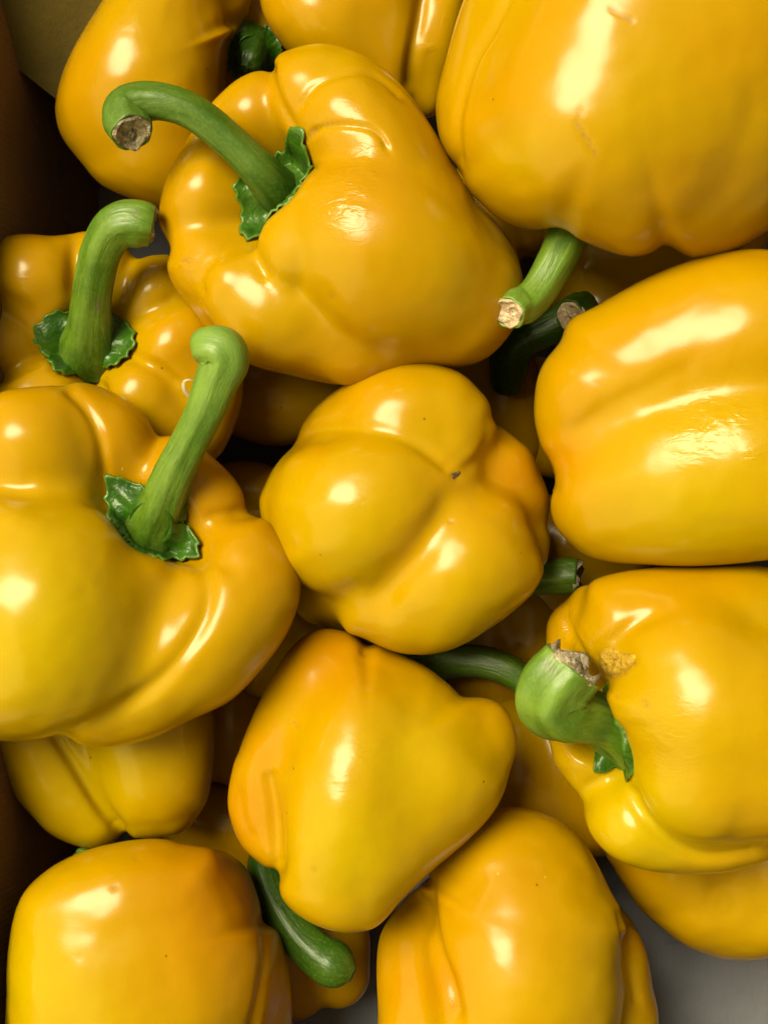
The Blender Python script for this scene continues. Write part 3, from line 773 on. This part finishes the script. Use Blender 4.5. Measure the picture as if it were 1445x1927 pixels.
# ------------------------------------------------------------------ box
FLOOR = -680.0
def slab(name, corners, thick, mat, parent, label=None, bulge=0.0, nseg=14):
    """a board from four corners (grid units), its thickness below the face"""
    A, B, Cc, Dd = [np.array(c, float) for c in corners]
    nrm = np.cross(B - A, Dd - A); nrm /= np.linalg.norm(nrm)
    V = []; m = nseg
    for side in (0, 1):
        for i in range(m + 1):
            for j in range(m + 1):
                u, v = i / m, j / m
                p = (A * (1 - u) + B * u) * (1 - v) + (Dd * (1 - u) + Cc * u) * v
                V.append(p + nrm * (bulge * math.sin(math.pi * u) * math.sin(math.pi * v) - thick * side))
    F = []; k = (m + 1)
    for i in range(m):
        for j in range(m):
            a = i * k + j
            F.append([a, a + k, a + k + 1, a + 1]); b = a + k * k
            F.append([b, b + 1, b + k + 1, b + k])
    for i in range(m):
        for (a0, a1) in (((i) * k, (i + 1) * k), ((i + 1) * k + m, i * k + m), (i + 1, i), (m * k + i, m * k + i + 1)):
            F.append([a1, a0, a0 + k * k, a1 + k * k])
    me = mesh_np(name, np.array(V), F)
    bm = bmesh.new(); bm.from_mesh(me); bmesh.ops.recalc_face_normals(bm, faces=bm.faces); bm.to_mesh(me); bm.free()
    o = link(name, me, mat, parent, smooth=False)
    if label: o['label'] = label
    return o

box = bpy.data.objects.new('cardboard_box', None); col.objects.link(box)
box['label'] = 'brown cardboard box with a grey bottom, holding the whole heap of yellow peppers'; box['category'] = 'box'
TOP = 60
X0b, X0t, X1, Y0, Y1 = -690, -800, 1040, -1330, 1330
slab('side_panel', [(X0b, Y0, FLOOR), (X0b, Y1, FLOOR), (X0t, Y1, TOP), (X0t, Y0, TOP)][::-1], 24, BROWN, box)
slab('side_panel', [(X1, Y0, FLOOR), (X1, Y0, TOP), (X1 + 60, Y1, TOP), (X1, Y1, FLOOR)][::-1], 24, BROWN, box)
slab('end_panel', [(X0b, Y1, FLOOR), (X1, Y1, FLOOR), (X1, Y1 + 30, TOP), (X0t, Y1 + 30, TOP)][::-1], 24, BROWN, box)
slab('end_panel', [(X0b, Y0, FLOOR), (X0t, Y0 - 30, TOP), (X1, Y0 - 30, TOP), (X1, Y0, FLOOR)][::-1], 24, BROWN, box)
SEAM = -610
slab('bottom_flap', [(X0b, SEAM + 3, FLOOR), (X1, SEAM + 3, FLOOR), (X1, Y1, FLOOR), (X0b, Y1, FLOOR)], 24, GREY, box)
slab('bottom_flap', [(X0b, Y0, FLOOR), (X1, Y0, FLOOR), (X1, SEAM - 3, FLOOR + 5), (X0b, SEAM - 3, FLOOR + 5)], 24, GREY, box)
slab('bottom_flap', [(X0b, Y0, FLOOR - 30), (X1, Y0, FLOOR - 30), (X1, Y1, FLOOR - 30), (X0b, Y1, FLOOR - 30)], 20, BROWN, box)
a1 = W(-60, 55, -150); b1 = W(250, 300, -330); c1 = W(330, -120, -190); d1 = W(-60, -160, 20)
slab('corner_flap', [a1, b1, c1, d1], 14, OLIVE, box, 'shade-toned board folded across the corner')

# a dry curled wisp caught behind the tall left stem
def ribbon(name, path, width, mat):
    Pp = catmull([W(*q) for q in path], 8); n = len(Pp); T = np.gradient(Pp, axis=0); V = []
    for i in range(n):
        t = i / (n - 1); wv = np.array([0.35 * math.cos(3 * t), 0.3, 1.0]); wv /= np.linalg.norm(wv)
        ww = width * (0.25 + 0.75 * math.sin(math.pi * min(1, t * 1.1)) ** 0.7)
        off = np.cross(T[i], wv); off /= np.linalg.norm(off); dd = wv * 0.5 + off * 0.8
        V += [Pp[i] - dd * ww * 0.5, Pp[i] + dd * ww * 0.5]
    F = [[2 * i, 2 * i + 1, 2 * i + 3, 2 * i + 2] for i in range(n - 1)]
    org = V[0].copy(); me = mesh_np(name, np.array(V) - org, F); o = link(name, me, mat)
    o.location = org * U
    so = o.modifiers.new('thickness', 'SOLIDIFY'); so.thickness = 1.2 * U
    return o
o = ribbon('dry_plant_wisp', [(378, 742, 30), (362, 748, 35), (348, 735, 45), (346, 718, 52), (358, 714, 55), (372, 722, 50)], 9, STRAW)
o['label'] = 'thin dry curled plant wisp caught behind the tall green stem at left'; o['category'] = 'plant wisp'

# ground under the box
bm = bmesh.new(); bmesh.ops.create_grid(bm, x_segments=2, y_segments=2, size=2.5)
me = bpy.data.meshes.new('ground'); bm.to_mesh(me); bm.free()
o = link('ground', me, BROWN, None, smooth=False); o.location = (0, 0, (FLOOR - 62) * U); o['kind'] = 'structure'
o.data.materials.clear()
G, n, L, b = new_mat('concrete'); v = obj_coords(n, L)
L.new(mixc(n, L, ramp(n, L, noise_tex(n, L, v, 12, 5), 0.3, 0.7), (0.22, 0.21, 0.2), (0.32, 0.31, 0.29)), b.inputs['Base Color']); b.inputs['Roughness'].default_value = 0.9
o.data.materials.append(G)
